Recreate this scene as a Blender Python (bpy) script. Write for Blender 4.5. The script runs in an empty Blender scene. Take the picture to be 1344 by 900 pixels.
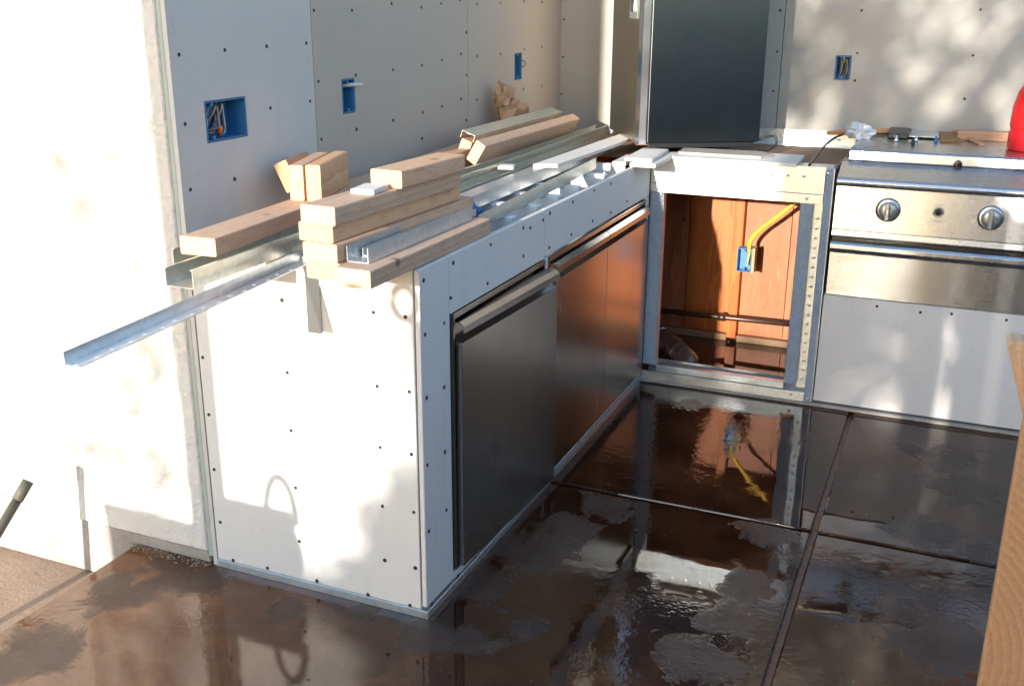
import bpy, bmesh, math, random
from mathutils import Vector, Matrix, noise
random.seed(7)
S = bpy.context.scene
COL = S.collection
# ------------------------------------------------------------------ camera
CAM = Vector((1.0564, -1.9547, 1.4453)); YAW, PITCH, ROLL, FPX = 0.4031, 0.3196, 0.0049, 1365.8
fw = Vector((-math.sin(YAW)*math.cos(PITCH), math.cos(YAW)*math.cos(PITCH), -math.sin(PITCH)))
rt = Vector((math.cos(YAW), math.sin(YAW), 0)); up = rt.cross(fw)
rt, up = rt*math.cos(ROLL)+up*math.sin(ROLL), -rt*math.sin(ROLL)+up*math.cos(ROLL)
cd = bpy.data.cameras.new('camera'); cam = bpy.data.objects.new('camera', cd); COL.objects.link(cam)
cam.matrix_world = Matrix(((rt.x, up.x, -fw.x, CAM.x), (rt.y, up.y, -fw.y, CAM.y), (rt.z, up.z, -fw.z, CAM.z), (0, 0, 0, 1)))
cd.sensor_width = 36; cd.lens = 36*FPX/1344; cd.clip_start = .05; cd.clip_end = 500
cd.dof.use_dof = True; cd.dof.focus_distance = 2.9; cd.dof.aperture_fstop = 8.0
S.camera = cam
# ------------------------------------------------------------------ light
SUN = Vector((.06, 1, -.203)).normalized()          # direction the light travels
EL = math.asin(-SUN.z)
w = bpy.data.worlds.new('World'); S.world = w; w.use_nodes = True
nt = w.node_tree; nt.nodes.clear()
sk = nt.nodes.new('ShaderNodeTexSky'); sk.sky_type = 'NISHITA'; sk.sun_disc = False
sk.sun_elevation = EL; sk.sun_rotation = math.radians(183.4); sk.air_density = 1.0; sk.dust_density = .6; sk.ozone_density = 1.6
bg = nt.nodes.new('ShaderNodeBackground'); bg.inputs[1].default_value = .15
ow = nt.nodes.new('ShaderNodeOutputWorld'); nt.links.new(sk.outputs[0], bg.inputs[0]); nt.links.new(bg.outputs[0], ow.inputs[0])
sl = bpy.data.lights.new('sun', 'SUN'); sl.energy = 2.7; sl.angle = math.radians(.55); sl.color = (1, .92, .82)
so = bpy.data.objects.new('sun', sl); COL.objects.link(so); so.rotation_euler = SUN.to_track_quat('-Z', 'Y').to_euler(); so.location = (-1, -8, 6)
S.view_settings.view_transform = 'Standard'; S.view_settings.look = 'None'; S.view_settings.gamma = 1
S.view_settings.exposure = 2.1; S.view_settings.use_curve_mapping = False
# ------------------------------------------------------------------ helpers
D, L, YB, H = .632, 1.838, 2.54, .88
def ray(px, py):
    return (fw + rt*(px-672)/FPX - up*(py-450)/FPX)
def onX(px, py, x): d = ray(px, py); return CAM + d*((x-CAM.x)/d.x)
def onY(px, py, y): d = ray(px, py); return CAM + d*((y-CAM.y)/d.y)
def onZ(px, py, z): d = ray(px, py); return CAM + d*((z-CAM.z)/d.z)

def link(name, me, mat, parent=None, loc=(0, 0, 0), rot=(0, 0, 0)):
    o = bpy.data.objects.new(name, me); COL.objects.link(o)
    if mat is not None and len(me.materials) == 0: me.materials.append(mat)
    o.location = loc; o.rotation_euler = rot
    if parent is not None: o.parent = parent
    return o
def mesh(name, vs, fs, smooth=False):
    me = bpy.data.meshes.new(name); me.from_pydata([tuple(v) for v in vs], [], fs); me.update()
    if smooth:
        for p in me.polygons: p.use_smooth = True
    return me
def pl(parent):
    return Vector(parent.location) if parent is not None else Vector((0, 0, 0))
def mk(name, vs, fs, mat, parent=None, smooth=False, bev=0, seg=1):
    """world-space vertices; origin at the middle of the mesh"""
    vs = [Vector(v) for v in vs]
    lo = Vector([min(v[i] for v in vs) for i in range(3)]); hi = Vector([max(v[i] for v in vs) for i in range(3)])
    c = (lo+hi)/2
    me = mesh(name, [v-c for v in vs], fs, smooth)
    bm = bmesh.new(); bm.from_mesh(me); bmesh.ops.recalc_face_normals(bm, faces=bm.faces)
    if bev: bmesh.ops.bevel(bm, geom=bm.edges[:], offset=bev, segments=seg, affect='EDGES', profile=.5)
    bm.to_mesh(me); bm.free()
    return link(name, me, mat, parent, c-pl(parent))
BF = [(0, 3, 2, 1), (4, 5, 6, 7), (0, 1, 5, 4), (1, 2, 6, 5), (2, 3, 7, 6), (3, 0, 4, 7)]
def bv(x0, y0, z0, x1, y1, z1):
    return [(x0, y0, z0), (x1, y0, z0), (x1, y1, z0), (x0, y1, z0), (x0, y0, z1), (x1, y0, z1), (x1, y1, z1), (x0, y1, z1)]
def box(name, x0, y0, z0, x1, y1, z1, mat, parent=None, bev=.0015, seg=1):
    return mk(name, bv(x0, y0, z0, x1, y1, z1), BF, mat, parent, bev=bev, seg=seg)
def prism(name, prof, a0, a1, axis, mat, parent=None, bev=0, smooth=False, seg=1):
    """prof: list of 2d points; axis 'x' -> (y,z) profile, 'y' -> (x,z), 'z' -> (x,y)"""
    def P(u, v, a): return {'x': (a, u, v), 'y': (u, a, v), 'z': (u, v, a)}[axis]
    n = len(prof)
    vs = [P(u, v, a0) for u, v in prof]+[P(u, v, a1) for u, v in prof]
    fs = [(i, (i+1) % n, n+(i+1) % n, n+i) for i in range(n)]+[tuple(range(n))[::-1], tuple(range(n, 2*n))]
    return mk(name, vs, fs, mat, parent, bev=bev, smooth=smooth, seg=seg)
def tube_data(pts, rad, n=10, cap=True):
    pts = [Vector(p) for p in pts]; vs = []; fs = []
    ref = Vector((0, 0, 1))
    for i, p in enumerate(pts):
        t = (pts[min(i+1, len(pts)-1)]-pts[max(i-1, 0)]).normalized()
        a = t.cross(ref)
        if a.length < .1: a = t.cross(Vector((1, 0, 0)))
        a.normalize(); b = t.cross(a)
        r = rad[i] if isinstance(rad, (list, tuple)) else rad
        for k in range(n):
            q = 2*math.pi*k/n; vs.append(p+a*r*math.cos(q)+b*r*math.sin(q))
    m = len(pts)
    for i in range(m-1):
        for k in range(n): fs.append((i*n+k, i*n+(k+1) % n, (i+1)*n+(k+1) % n, (i+1)*n+k))
    if cap: fs += [tuple(range(n))[::-1], tuple(range((m-1)*n, m*n))]
    return vs, fs
def tube(name, pts, rad, mat, parent=None, n=10): 
    vs, fs = tube_data(pts, rad, n); return mk(name, vs, fs, mat, parent, smooth=True)
def curve_pts(ctrl, n=24):
    """Catmull-Rom through control points"""
    c = [Vector(p) for p in ctrl]; c = [c[0]*2-c[1]]+c+[c[-1]*2-c[-2]]; out = []
    seg = len(c)-3
    for i in range(seg):
        for k in range(n):
            t = k/n; p0, p1, p2, p3 = c[i:i+4]
            out.append(.5*((2*p1)+(p2-p0)*t+(2*p0-5*p1+4*p2-p3)*t*t+(3*p1-p0-3*p2+p3)*t**3))
    out.append(c[-2]); return out
def lathe(name, prof, loc, mat, parent=None, n=24, axis='z', smooth=True):
    vs = []; fs = []
    for r, h in prof:
        for k in range(n):
            q = 2*math.pi*k/n
            v = (r*math.cos(q), r*math.sin(q), h) if axis == 'z' else (r*math.cos(q), -h, r*math.sin(q))
            vs.append(Vector(v)+Vector(loc))
    m = len(prof)
    for i in range(m-1):
        for k in range(n): fs.append((i*n+k, i*n+(k+1) % n, (i+1)*n+(k+1) % n, (i+1)*n+k))
    fs += [tuple(range(n))[::-1], tuple(range((m-1)*n, m*n))]
    return mk(name, vs, fs, mat, parent, smooth=smooth)
def tag(o, label, cat, group=None):
    o['label'] = label; o['category'] = cat
    if group: o['group'] = group
    return o
def thing(name, label, cat, loc, rz=0, group=None):
    o = bpy.data.objects.new(name, None); COL.objects.link(o); o.location = loc; o.rotation_euler = (0, 0, rz); o.empty_display_size = .1
    return tag(o, label, cat, group)
def struct(o): o['kind'] = 'structure'; return o
# ------------------------------------------------------------------ materials
class NB:
    def __init__(s, name):
        s.m = bpy.data.materials.new(name); s.m.use_nodes = True; s.t = s.m.node_tree; s.t.nodes.clear()
        s.out = s.n('ShaderNodeOutputMaterial'); s.p = s.n('ShaderNodeBsdfPrincipled'); s.l(s.p.outputs[0], s.out.inputs[0])
    def n(s, k, **kw):
        x = s.t.nodes.new(k)
        for a, b in kw.items(): setattr(x, a, b)
        return x
    def l(s, a, b): s.t.links.new(a, b)
    def set(s, **kw):
        for a, b in kw.items():
            i = s.p.inputs[a.replace('_', ' ')]
            if hasattr(b, 'is_output'): s.l(b, i)
            else: i.default_value = (*b, 1) if isinstance(b, tuple) and len(b) == 3 else b
    def co(s, kind='Object', scale=(1, 1, 1), loc=(0, 0, 0)):
        if kind == 'World': o = s.n('ShaderNodeNewGeometry').outputs['Position']
        else: o = s.n('ShaderNodeTexCoord').outputs[kind]
        mp = s.n('ShaderNodeMapping'); mp.inputs['Scale'].default_value = scale; mp.inputs['Location'].default_value = loc
        s.l(o, mp.inputs[0]); return mp.outputs[0]
    def noise(s, v, scale, detail=4, rough=.55, dist=0):
        x = s.n('ShaderNodeTexNoise'); s.l(v, x.inputs['Vector'])
        x.inputs['Scale'].default_value = scale; x.inputs['Detail'].default_value = detail; x.inputs['Roughness'].default_value = rough; x.inputs['Distortion'].default_value = dist
        return x.outputs['Fac']
    def ramp(s, f, stops, interp='LINEAR'):
        r = s.n('ShaderNodeValToRGB'); r.color_ramp.interpolation = interp; e = r.color_ramp.elements
        while len(e) < len(stops): e.new(.5)
        for i, (p, c) in enumerate(stops):
            e[i].position = p; e[i].color = (*c, 1) if isinstance(c, tuple) else (c, c, c, 1)
        s.l(f, r.inputs[0]); return r.outputs[0]
    def mix(s, f, a, b, mode='MIX'):
        x = s.n('ShaderNodeMix', data_type='RGBA', blend_type=mode)
        for i, v in ((0, f), (6, a), (7, b)):
            if hasattr(v, 'is_output'): s.l(v, x.inputs[i])
            else: x.inputs[i].default_value = (*v, 1) if isinstance(v, tuple) else v
        return x.outputs[2]
    def math(s, op, a, b=0):
        x = s.n('ShaderNodeMath', operation=op)
        for i, v in ((0, a), (1, b)):
            if hasattr(v, 'is_output'): s.l(v, x.inputs[i])
            else: x.inputs[i].default_value = v
        return x.outputs[0]
    def bump(s, h, strength, dist=.01, prev=None):
        b = s.n('ShaderNodeBump'); b.inputs['Strength'].default_value = strength; b.inputs['Distance'].default_value = dist
        s.l(h, b.inputs['Height'])
        if prev is not None: s.l(prev, b.inputs['Normal'])
        s.l(b.outputs[0], s.p.inputs['Normal']); return b.outputs[0]
    def rnd(s): return s.n('ShaderNodeObjectInfo').outputs['Random']

def cement(name, base, dirt=(.42, .38, .33)):
    b = NB(name); v = b.co('World')
    big = b.noise(v, 2.2, 5, .6); fine = b.noise(v, 90, 3, .6); smear = b.noise(b.co('World', (9, 9, 1.2)), 1.6, 4)
    c = b.mix(b.ramp(big, [(.3, 0.0), (.75, .55)]), base, tuple(x*.86 for x in base))
    c = b.mix(b.ramp(fine, [(.62, 0.0), (.8, .5)]), c, dirt)
    c = b.mix(b.ramp(smear, [(.60, 0.0), (.85, .35)]), c, dirt)
    sp = b.noise(v, 26, 2, .5); c = b.mix(b.ramp(sp, [(.70, 0.0), (.76, .22)]), c, tuple(x*.6 for x in dirt))
    sc = b.noise(b.co('World', (1, 1, 6)), 7, 5, .7, 1.5); c = b.mix(b.ramp(sc, [(.63, 0.0), (.70, .30)]), c, tuple(x*.75 for x in dirt))
    # the scrim weave pressed into the sheet
    x = b.n('ShaderNodeTexBrick'); 
    wv = b.n('ShaderNodeTexWave', wave_type='BANDS', bands_direction='Z'); b.l(v, wv.inputs[0]); wv.inputs['Scale'].default_value = 55
    b.set(Base_Color=c, Roughness=.82)
    n1 = b.bump(b.noise(v, 160, 3, .7), .25, .002); b.bump(wv.outputs['Fac'], .06, .001, n1)
    b.t.nodes.remove(x)
    return b.m
def stucco():
    b = NB('stucco'); v = b.co('World')
    big = b.noise(v, 1.4, 4, .6)
    c = b.mix(b.ramp(big, [(.4, 0.0), (.75, .7)]), (.66, .63, .58), (.60, .52, .46))
    st = b.noise(b.co('World', (5, 5, .9), (3.1, 0, .2)), 1.1, 4, .6); c = b.mix(b.ramp(st, [(.58, 0.0), (.72, .6)]), c, (.20, .12, .08))
    b.set(Base_Color=c, Roughness=.9)
    vo = b.n('ShaderNodeTexVoronoi', feature='SMOOTH_F1'); b.l(v, vo.inputs['Vector']); vo.inputs['Scale'].default_value = 75
    n1 = b.bump(b.noise(v, 120, 5, .7), .9, .006); b.bump(vo.outputs['Distance'], .7, .006, n1)
    return b.m
def galv(name='galvanised_steel', base=(.60, .64, .66), rough=.34, knurl=False):
    b = NB(name); v = b.co('World')
    vo = b.n('ShaderNodeTexVoronoi'); b.l(v, vo.inputs['Vector']); vo.inputs['Scale'].default_value = 85
    bw = b.n('ShaderNodeRGBToBW'); b.l(vo.outputs['Color'], bw.inputs[0])
    c = b.mix(b.ramp(bw.outputs[0], [(.2, 0.0), (.8, 1.0)]), tuple(x*.92 for x in base), tuple(min(1, x*1.04) for x in base))
    st = b.noise(v, 9, 4, .6); c = b.mix(b.ramp(st, [(.55, 0.0), (.75, .16)]), c, tuple(x*.7 for x in base))
    r = b.ramp(b.noise(v, 30, 4), [(.3, rough-.04), (.75, rough+.08)])
    b.set(Base_Color=c, Metallic=.85, Roughness=r)
    nn = b.bump(b.noise(v, 8, 2), .06, .006)
    if knurl:
        mp = b.co('World'); s = b.n('ShaderNodeSeparateXYZ'); b.l(mp, s.inputs[0])
        h = b.math('MULTIPLY', b.math('SINE', b.math('MULTIPLY', s.outputs[2], 900)), b.math('SINE', b.math('MULTIPLY', b.math('ADD', s.outputs[0], s.outputs[1]), 900)))
        b.bump(h, .8, .002, nn)
    return b.m
def stainless(name, base=(.60, .59, .57), rough=.2, horiz=True, dirt=.12, aniso=.8):
    b = NB(name)
    v = b.co('World', (1.2, 1.2, 700))
    g = b.noise(v, 3, 3, .6); sm = b.noise(b.co('World', (1, 1, .6)), 4, 4, .6)
    c = b.mix(b.ramp(sm, [(.45, 0.0), (.8, dirt)]), base, tuple(x*.6 for x in base))
    r = b.math('ADD', b.ramp(g, [(.3, rough-.012), (.7, rough+.012)]), b.math('MULTIPLY', b.ramp(sm, [(.4, 0.0), (.8, 1.0)]), .07))
    tg = b.n('ShaderNodeTangent', direction_type='RADIAL', axis='Z'); b.l(tg.outputs[0], b.p.inputs['Tangent'])
    b.set(Base_Color=c, Metallic=1.0, Roughness=r, Anisotropic=aniso); b.p.inputs['Anisotropic Rotation'].default_value = .25
    b.bump(b.noise(b.co('World'), 3.0, 2), .05, .02)
    return b.m
def wood(name, a, c2, ring=26, rough=.7, axis='Y', dist=2.2):
    b = NB(name); r = b.rnd()
    cb = b.n('ShaderNodeCombineXYZ'); b.l(b.math('MULTIPLY', r, .35), cb.inputs[0]); b.l(b.math('MULTIPLY', r, 7), cb.inputs[1]); b.l(b.math('ADD', b.math('MULTIPLY', r, -.2), .07), cb.inputs[2])
    tc = b.n('ShaderNodeTexCoord'); ad = b.n('ShaderNodeVectorMath', operation='ADD'); b.l(tc.outputs['Object'], ad.inputs[0]); b.l(cb.outputs[0], ad.inputs[1])
    mp = b.n('ShaderNodeMapping'); mp.inputs['Scale'].default_value = (1, .12, 1) if axis == 'Y' else (1, 1, .10); b.l(ad.outputs[0], mp.inputs[0]); v = mp.outputs[0]
    wv = b.n('ShaderNodeTexWave', wave_type='RINGS', rings_direction=axis, wave_profile='SAW'); b.l(v, wv.inputs[0]); wv.inputs['Detail Roughness'].default_value = .6
    wv.inputs['Scale'].default_value = ring; wv.inputs['Distortion'].default_value = dist; wv.inputs['Detail'].default_value = 2; wv.inputs['Detail Scale'].default_value = 2
    fib = b.noise(v, 190, 4, .6); blot = b.noise(ad.outputs[0], 9, 3, .6)
    c = b.mix(b.math('MULTIPLY', wv.outputs['Fac'], .6), a, c2)
    c = b.mix(b.ramp(fib, [(.45, 0.0), (.75, .5)]), c, tuple(x*.8 for x in c2))
    c = b.mix(b.ramp(blot, [(.5, 0.0), (.8, .4)]), c, tuple(x*.8 for x in a))
    kv = b.n('ShaderNodeTexVoronoi'); b.l(b.co('Object', (1, .55, 1) if axis == 'Y' else (1, 1, .55)), kv.inputs['Vector']); kv.inputs['Scale'].default_value = 7
    ao = b.n('ShaderNodeVectorMath', operation='ADD'); b.l(ad.outputs[0], ao.inputs[0]); b.l(ao.outputs[0], kv.inputs['Vector'])
    c = b.mix(b.ramp(kv.outputs['Distance'], [(.06, .85), (.10, 0.0)]), c, tuple(x*.35 for x in c2))
    hs = b.n('ShaderNodeHueSaturation'); b.l(c, hs.inputs['Color']); b.l(b.math('ADD', b.math('MULTIPLY', r, .28), .84), hs.inputs['Value']); b.l(b.math('ADD', b.math('MULTIPLY', r, .3), .85), hs.inputs['Saturation'])
    b.set(Base_Color=hs.outputs[0], Roughness=rough)
    b.bump(fib, .15, .002)
    return b.m
def plain(name, c, rough=.5, metal=0, trans=0, bumps=0, var=.25, coat=0):
    b = NB(name); v = b.co('Object'); n = b.noise(v, 14, 4, .6)
    b.set(Base_Color=b.mix(b.ramp(n, [(.35, 0.0), (.75, var)]), c, tuple(x*.55 for x in c)), Roughness=rough, Metallic=metal)
    b.p.inputs['Transmission Weight'].default_value = trans; b.p.inputs['Coat Weight'].default_value = coat
    if bumps: b.bump(b.noise(v, 45, 4, .6), bumps, .004)
    return b.m
def floor_mat():
    b = NB('wet_stained_concrete'); v = b.co('World')
    # dry islands where the water film has broken
    m1 = b.noise(b.co('World', (1, 1, 1), (4.3, 2.1, 0)), 1.9, 6, .62, .35)
    acc = None
    for px, py, rr in ((640,765,.10),(690,722,.10),(740,692,.09),(792,664,.08),(562,832,.07),(604,838,.07),(262,758,.09),(225,742,.08),(150,780,.09),(40,860,.12),(1003,700,.07),(985,770,.07),(955,812,.08),(915,860,.09),(1245,600,.11),(1268,642,.11),(1195,590,.06),(1232,700,.10),(1285,722,.09),(1240,850,.10),(470,806,.05),(372,802,.05),(905,530,.05),(1180,800,.06),(700,820,.05)):
        q = onZ(px, py, 0); dn = b.n('ShaderNodeVectorMath', operation='DISTANCE'); b.l(v, dn.inputs[0]); dn.inputs[1].default_value = q
        f = b.math('SUBTRACT', 1.0, b.math('DIVIDE', dn.outputs['Value'], rr*1.6))
        acc = f if acc is None else b.math('MAXIMUM', acc, f)
    fld = b.math('ADD', b.math('MAXIMUM', acc, -.45), b.math('MULTIPLY', b.math('SUBTRACT', b.noise(v, 7, 6, .68, .5), .5), 2.3))
    dry = b.ramp(b.math('MULTIPLY', b.math('ADD', fld, .5), .66), [(.52, 0.0), (.55, .55), (.70, 1.0)])
    mott = b.noise(v, 3.1, 6, .65, .4); fine = b.noise(v, 38, 5, .65)
    c = b.ramp(mott, [(.25, (.009, .0035, .002)), (.45, (.024, .008, .0035)), (.62, (.060, .021, .008)), (.8, (.125, .050, .018))])
    c = b.mix(b.ramp(fine, [(.4, 0.0), (.75, .45)]), c, (.018, .009, .006))
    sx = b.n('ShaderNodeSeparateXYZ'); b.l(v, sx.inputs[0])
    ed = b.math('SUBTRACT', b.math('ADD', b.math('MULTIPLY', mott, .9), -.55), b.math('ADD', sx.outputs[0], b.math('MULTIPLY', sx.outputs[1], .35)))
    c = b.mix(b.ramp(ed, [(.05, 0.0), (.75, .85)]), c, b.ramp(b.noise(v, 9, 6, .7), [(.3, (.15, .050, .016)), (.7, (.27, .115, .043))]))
    drc = b.ramp(b.noise(v, 7, 6, .65), [(.3, (.028, .017, .013)), (.7, (.080, .060, .050))])
    c = b.mix(b.math('MULTIPLY', dry, .7), c, drc); b.l(b.ramp(dry, [(.0, .5), (1.0, .22)]), b.p.inputs['Specular IOR Level'])
    sp = b.noise(v, 60, 2, .5); c = b.mix(b.ramp(sp, [(.74, 0.0), (.78, .6)]), c, (.30, .28, .25))
    r = b.mix(dry, b.ramp(b.noise(v, 11, 4), [(.4, .015), (.8, .07)]), b.ramp(fine, [(.3, .24), (.7, .40)]))
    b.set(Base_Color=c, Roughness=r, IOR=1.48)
    # orange-peel sealer showing through where the film is thin
    thin = b.ramp(b.noise(b.co('World', (1, 1, 1), (9, 1, 0)), 1.7, 4, .6), [(.47, 0.0), (.62, 1.0)])
    peel = b.noise(v, 55, 3, .55); hh = b.math('MULTIPLY', peel, b.math('ADD', b.math('MULTIPLY', thin, .85), b.math('MULTIPLY', dry, .5)))
    n1 = b.bump(b.noise(v, 5, 2, .5), .03, .02); b.bump(hh, .24, .006, n1)
    return b.m
def concrete(name, a, c2, wet=0):
    b = NB(name); v = b.co('World'); n = b.noise(v, 5, 6, .65); f = b.noise(v, 60, 4, .7)
    c = b.mix(b.ramp(n, [(.35, 0.0), (.7, 1.0)]), a, c2); c = b.mix(b.ramp(f, [(.5, 0.0), (.8, .5)]), c, tuple(x*.5 for x in c2))
    b.set(Base_Color=c, Roughness=.85-wet); b.bump(f, .5, .006); return b.m

M = {}
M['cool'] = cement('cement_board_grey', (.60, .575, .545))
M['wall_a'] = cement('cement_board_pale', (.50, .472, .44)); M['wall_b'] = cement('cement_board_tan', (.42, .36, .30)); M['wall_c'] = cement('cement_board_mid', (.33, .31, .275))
M['white_scrap'] = cement('cement_board_scrap', (.60, .56, .51))
M['stucco'] = stucco()
M['galv'] = galv(); M['galvk'] = galv('knurled_steel', knurl=True); M['galv_green'] = galv('oily_steel', (.64, .66, .60), .32)
M['post'] = stainless('smooth_steel', (.62, .66, .72), .16, dirt=.05, aniso=.2); M['strap'] = stainless('strap_steel', (.50, .54, .58), .22, dirt=.3, aniso=.2); M['ss'] = stainless('brushed_stainless', (.455, .47, .485), rough=.25, dirt=.2, aniso=.65); M['ss_door'] = stainless('stainless_door', (.33, .315, .295), .22, dirt=.3, aniso=.55)
M['ss_dark'] = stainless('dark_stainless', (.085, .087, .088), .24, dirt=.6, aniso=.6); M['ss_warm'] = stainless('warm_stainless', (.52, .48, .40), .30)
M['lum'] = wood('fir_lumber', (.62, .385, .235), (.44, .225, .11)); M['red_lum'] = wood('red_lumber', (.56, .30, .15), (.40, .17, .07)); M['ply'] = wood('orange_plywood', (.46, .125, .018), (.20, .042, .006), ring=14, rough=.5, axis='Z', dist=5)
M['dark_wood'] = wood('dark_wood', (.26, .15, .08), (.15, .08, .04)); M['grey_wood'] = wood('weathered_wood', (.38, .33, .28), (.26, .21, .17))
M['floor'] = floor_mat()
M['soil'] = concrete('tan_ground', (.30, .21, .15), (.22, .15, .10)); M['curb'] = concrete('grey_curb', (.34, .31, .28), (.24, .21, .18)); M['groove'] = concrete('dark_joint', (.085, .028, .016), (.05, .018, .012), .6)
M['green_trim'] = plain('green_bead', (.34, .38, .35), .6); M['rust'] = plain('rust_edge', (.26, .12, .08), .8)
M['small_disc'] = plain('screw_head', (.035, .033, .03), .5, .6); M['black'] = plain('black_plastic', (.012, .012, .013), .35); M['void'] = plain('black_liner', (.015, .015, .016), .25)
M['blue'] = plain('blue_plastic', (.035, .16, .34), .42); M['red'] = plain('red_plastic', (.55, .012, .015), .35, var=.1); M['yellow'] = plain('yellow_jacket', (.75, .42, .03), .45)
M['copper'] = plain('brown_pipe', (.09, .05, .035), .35, .7); M['bag'] = plain('brown_bag', (.38, .22, .12), .5, bumps=.3); M['clear'] = plain('clear_plastic', (.80, .78, .74), .12, 0, .95); M['wrap'] = plain('cloudy_wrap', (.66, .69, .72), .25, 0, .35)
M['rag'] = plain('blue_rag', (.05, .11, .28), .9, bumps=.5); M['white'] = plain('white_paint', (.76, .76, .74), .5, var=.1); M['paper'] = plain('label_paper', (.82, .82, .80), .7, var=.05); M['ink'] = plain('label_ink', (.06, .06, .08), .7); M['orange'] = plain('orange_connector', (.75, .17, .04), .4); M['wire'] = plain('wire', (.12, .10, .09), .5); M['wire_w'] = plain('pale_wire', (.5, .45, .38), .5); M['wire_y'] = plain('yellow_wire', (.55, .42, .05), .5)
M['knob'] = plain('grey_knob', (.42, .42, .39), .3, .6); M['leaf'] = plain('leaf', (.06, .10, .03), .5); M['bark'] = concrete('bark', (.14, .10, .07), (.08, .055, .04)); M['fence'] = wood('fence_board', (.22, .16, .11), (.15, .10, .07), axis='Z')
M['sticker_y'] = plain('yellow_sticker', (.75, .62, .05), .5, var=.05); M['pipe_dark'] = plain('weathered_pipe', (.10, .09, .065), .6, bumps=.4)

# ------------------------------------------------------------------ the ground and floor
g = mk('ground', [(-60, -60, -.135), (60, -60, -.135), (60, 60, -.135), (-60, 60, -.135)], [(0, 1, 2, 3)], M['soil']); struct(g)
fl = box('patio_floor', -.905, -3.99, -.134, 4.19, 3.2, -.012, M['groove'], bev=0); struct(fl)
XS = [-.912, .81, 2.45, 4.2]; YS = [-4.0, -2.6, -1.05, .833, 3.2]
gp = .0085
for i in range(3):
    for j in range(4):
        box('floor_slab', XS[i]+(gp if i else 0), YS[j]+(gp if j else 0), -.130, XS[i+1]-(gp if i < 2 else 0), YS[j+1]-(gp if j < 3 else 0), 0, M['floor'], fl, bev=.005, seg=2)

# ------------------------------------------------------------------ screws
def disc_mesh():
    n = 8; r = .0050
    vs = [(r*math.cos(2*math.pi*k/n), r*math.sin(2*math.pi*k/n), .0008) for k in range(n)]+[(r*.62*math.cos(2*math.pi*k/n), r*.62*math.sin(2*math.pi*k/n), .0002) for k in range(n)]
    vs = [(r*1.15*math.cos(2*math.pi*k/n), r*1.15*math.sin(2*math.pi*k/n), -.002) for k in range(n)]+vs
    fs = [(o+k, o+(k+1) % n, o+n+(k+1) % n, o+n+k) for o in (0, n) for k in range(n)]+[tuple(range(2*n, 3*n))]
    me = mesh('screw', vs, fs); me.materials.append(M['small_disc']); return me
SCREW = disc_mesh()
def screws(pts, plane, val, parent):
    for px, py in pts:
        if plane == 'x': p = onX(px, py, val); r = (0, math.pi/2, 0)
        else: p = onY(px, py, val); r = (math.pi/2, 0, 0)
        o = link('screw', SCREW, None, parent, p-pl(parent), r); s = random.uniform(.85, 1.1); o.scale = (s, s, 1)

# ------------------------------------------------------------------ walls
ZT = 2.6
sw = thing('stucco_wall', 'cream stucco wall beside the counter, lit by low sun', 'wall', (-1.8, .1, -.13))
box('stucco_face', -4.2, 0, .034, -.662, .09, ZT, M['stucco'], sw, bev=.004)
box('corner_bead', -.662, .004, .02, -.647, .09, ZT, M['green_trim'], sw, bev=.002)
box('rust_strip', -.647, .012, .01, -.6445, .08, ZT, M['rust'], sw, bev=0)
box('concrete_curb', -4.2, .006, -.135, -.66, .11, .0335, M['curb'], sw, bev=.004)
box('sill_plate', -4.2, .012, .0336, -.668, .085, .0339, M['red_lum'], sw, bev=0)
# crumbled mortar where curb and slab meet
vs = []; fs = []
for k in range(120):
    x = random.uniform(-.93, -.65); y = -abs(random.gauss(0, .018)); r = random.uniform(.0015, .005)
    o = len(vs)
    for a in ((1, 0, 0), (-.5, .8, 0), (-.5, -.8, 0), (.1, 0, 1.1)): vs.append((x+a[0]*r, y+a[1]*r, max(0, a[2])*r+.0005))
    fs += [(o, o+2, o+1), (o, o+1, o+3), (o+1, o+2, o+3), (o+2, o, o+3)]
cr = mk('mortar_crumbs', vs, fs, M['soil']); cr['kind'] = 'stuff'; tag(cr, 'loose grey mortar crumbs at the foot of the stucco wall', 'rubble')

def cut_sheet(name, u0, v0, u1, v1, holes, plane, val, th, mat, parent):
    """sheet with rectangular holes, built from strips in u,v and given thickness th behind `val`"""
    us = sorted({u0, u1, *[h[0] for h in holes if u0 < h[0] < u1], *[h[2] for h in holes if u0 < h[2] < u1]})
    vs_ = sorted({v0, v1, *[h[1] for h in holes if v0 < h[1] < v1], *[h[3] for h in holes if v0 < h[3] < v1]})
    bm = bmesh.new(); vv = {}
    def V(u, v):
        if (u, v) not in vv: vv[(u, v)] = bm.verts.new((val, u, v) if plane == 'x' else (u, val, v))
        return vv[(u, v)]
    for i in range(len(us)-1):
        for j in range(len(vs_)-1):
            cu, cv = (us[i]+us[i+1])/2, (vs_[j]+vs_[j+1])/2
            if any(h[0] < cu < h[2] and h[1] < cv < h[3] for h in holes): continue
            bm.faces.new([V(us[i], vs_[j]), V(us[i+1], vs_[j]), V(us[i+1], vs_[j+1]), V(us[i], vs_[j+1])])
    r = bmesh.ops.extrude_face_region(bm, geom=bm.faces[:])
    mv = [e for e in r['geom'] if isinstance(e, bmesh.types.BMVert)]
    bmesh.ops.translate(bm, verts=mv, vec=(-th, 0, 0) if plane == 'x' else (0, th, 0))
    bmesh.ops.recalc_face_normals(bm, faces=bm.faces)
    c = Vector(((u0+u1)/2,)*3); c = Vector((val, (u0+u1)/2, (v0+v1)/2)) if plane == 'x' else Vector(((u0+u1)/2, val, (v0+v1)/2))
    bmesh.ops.translate(bm, verts=bm.verts, vec=-c)
    me = bpy.data.meshes.new(name); bm.to_mesh(me); bm.free()
    return link(name, me, mat, parent, c-pl(parent))
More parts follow.
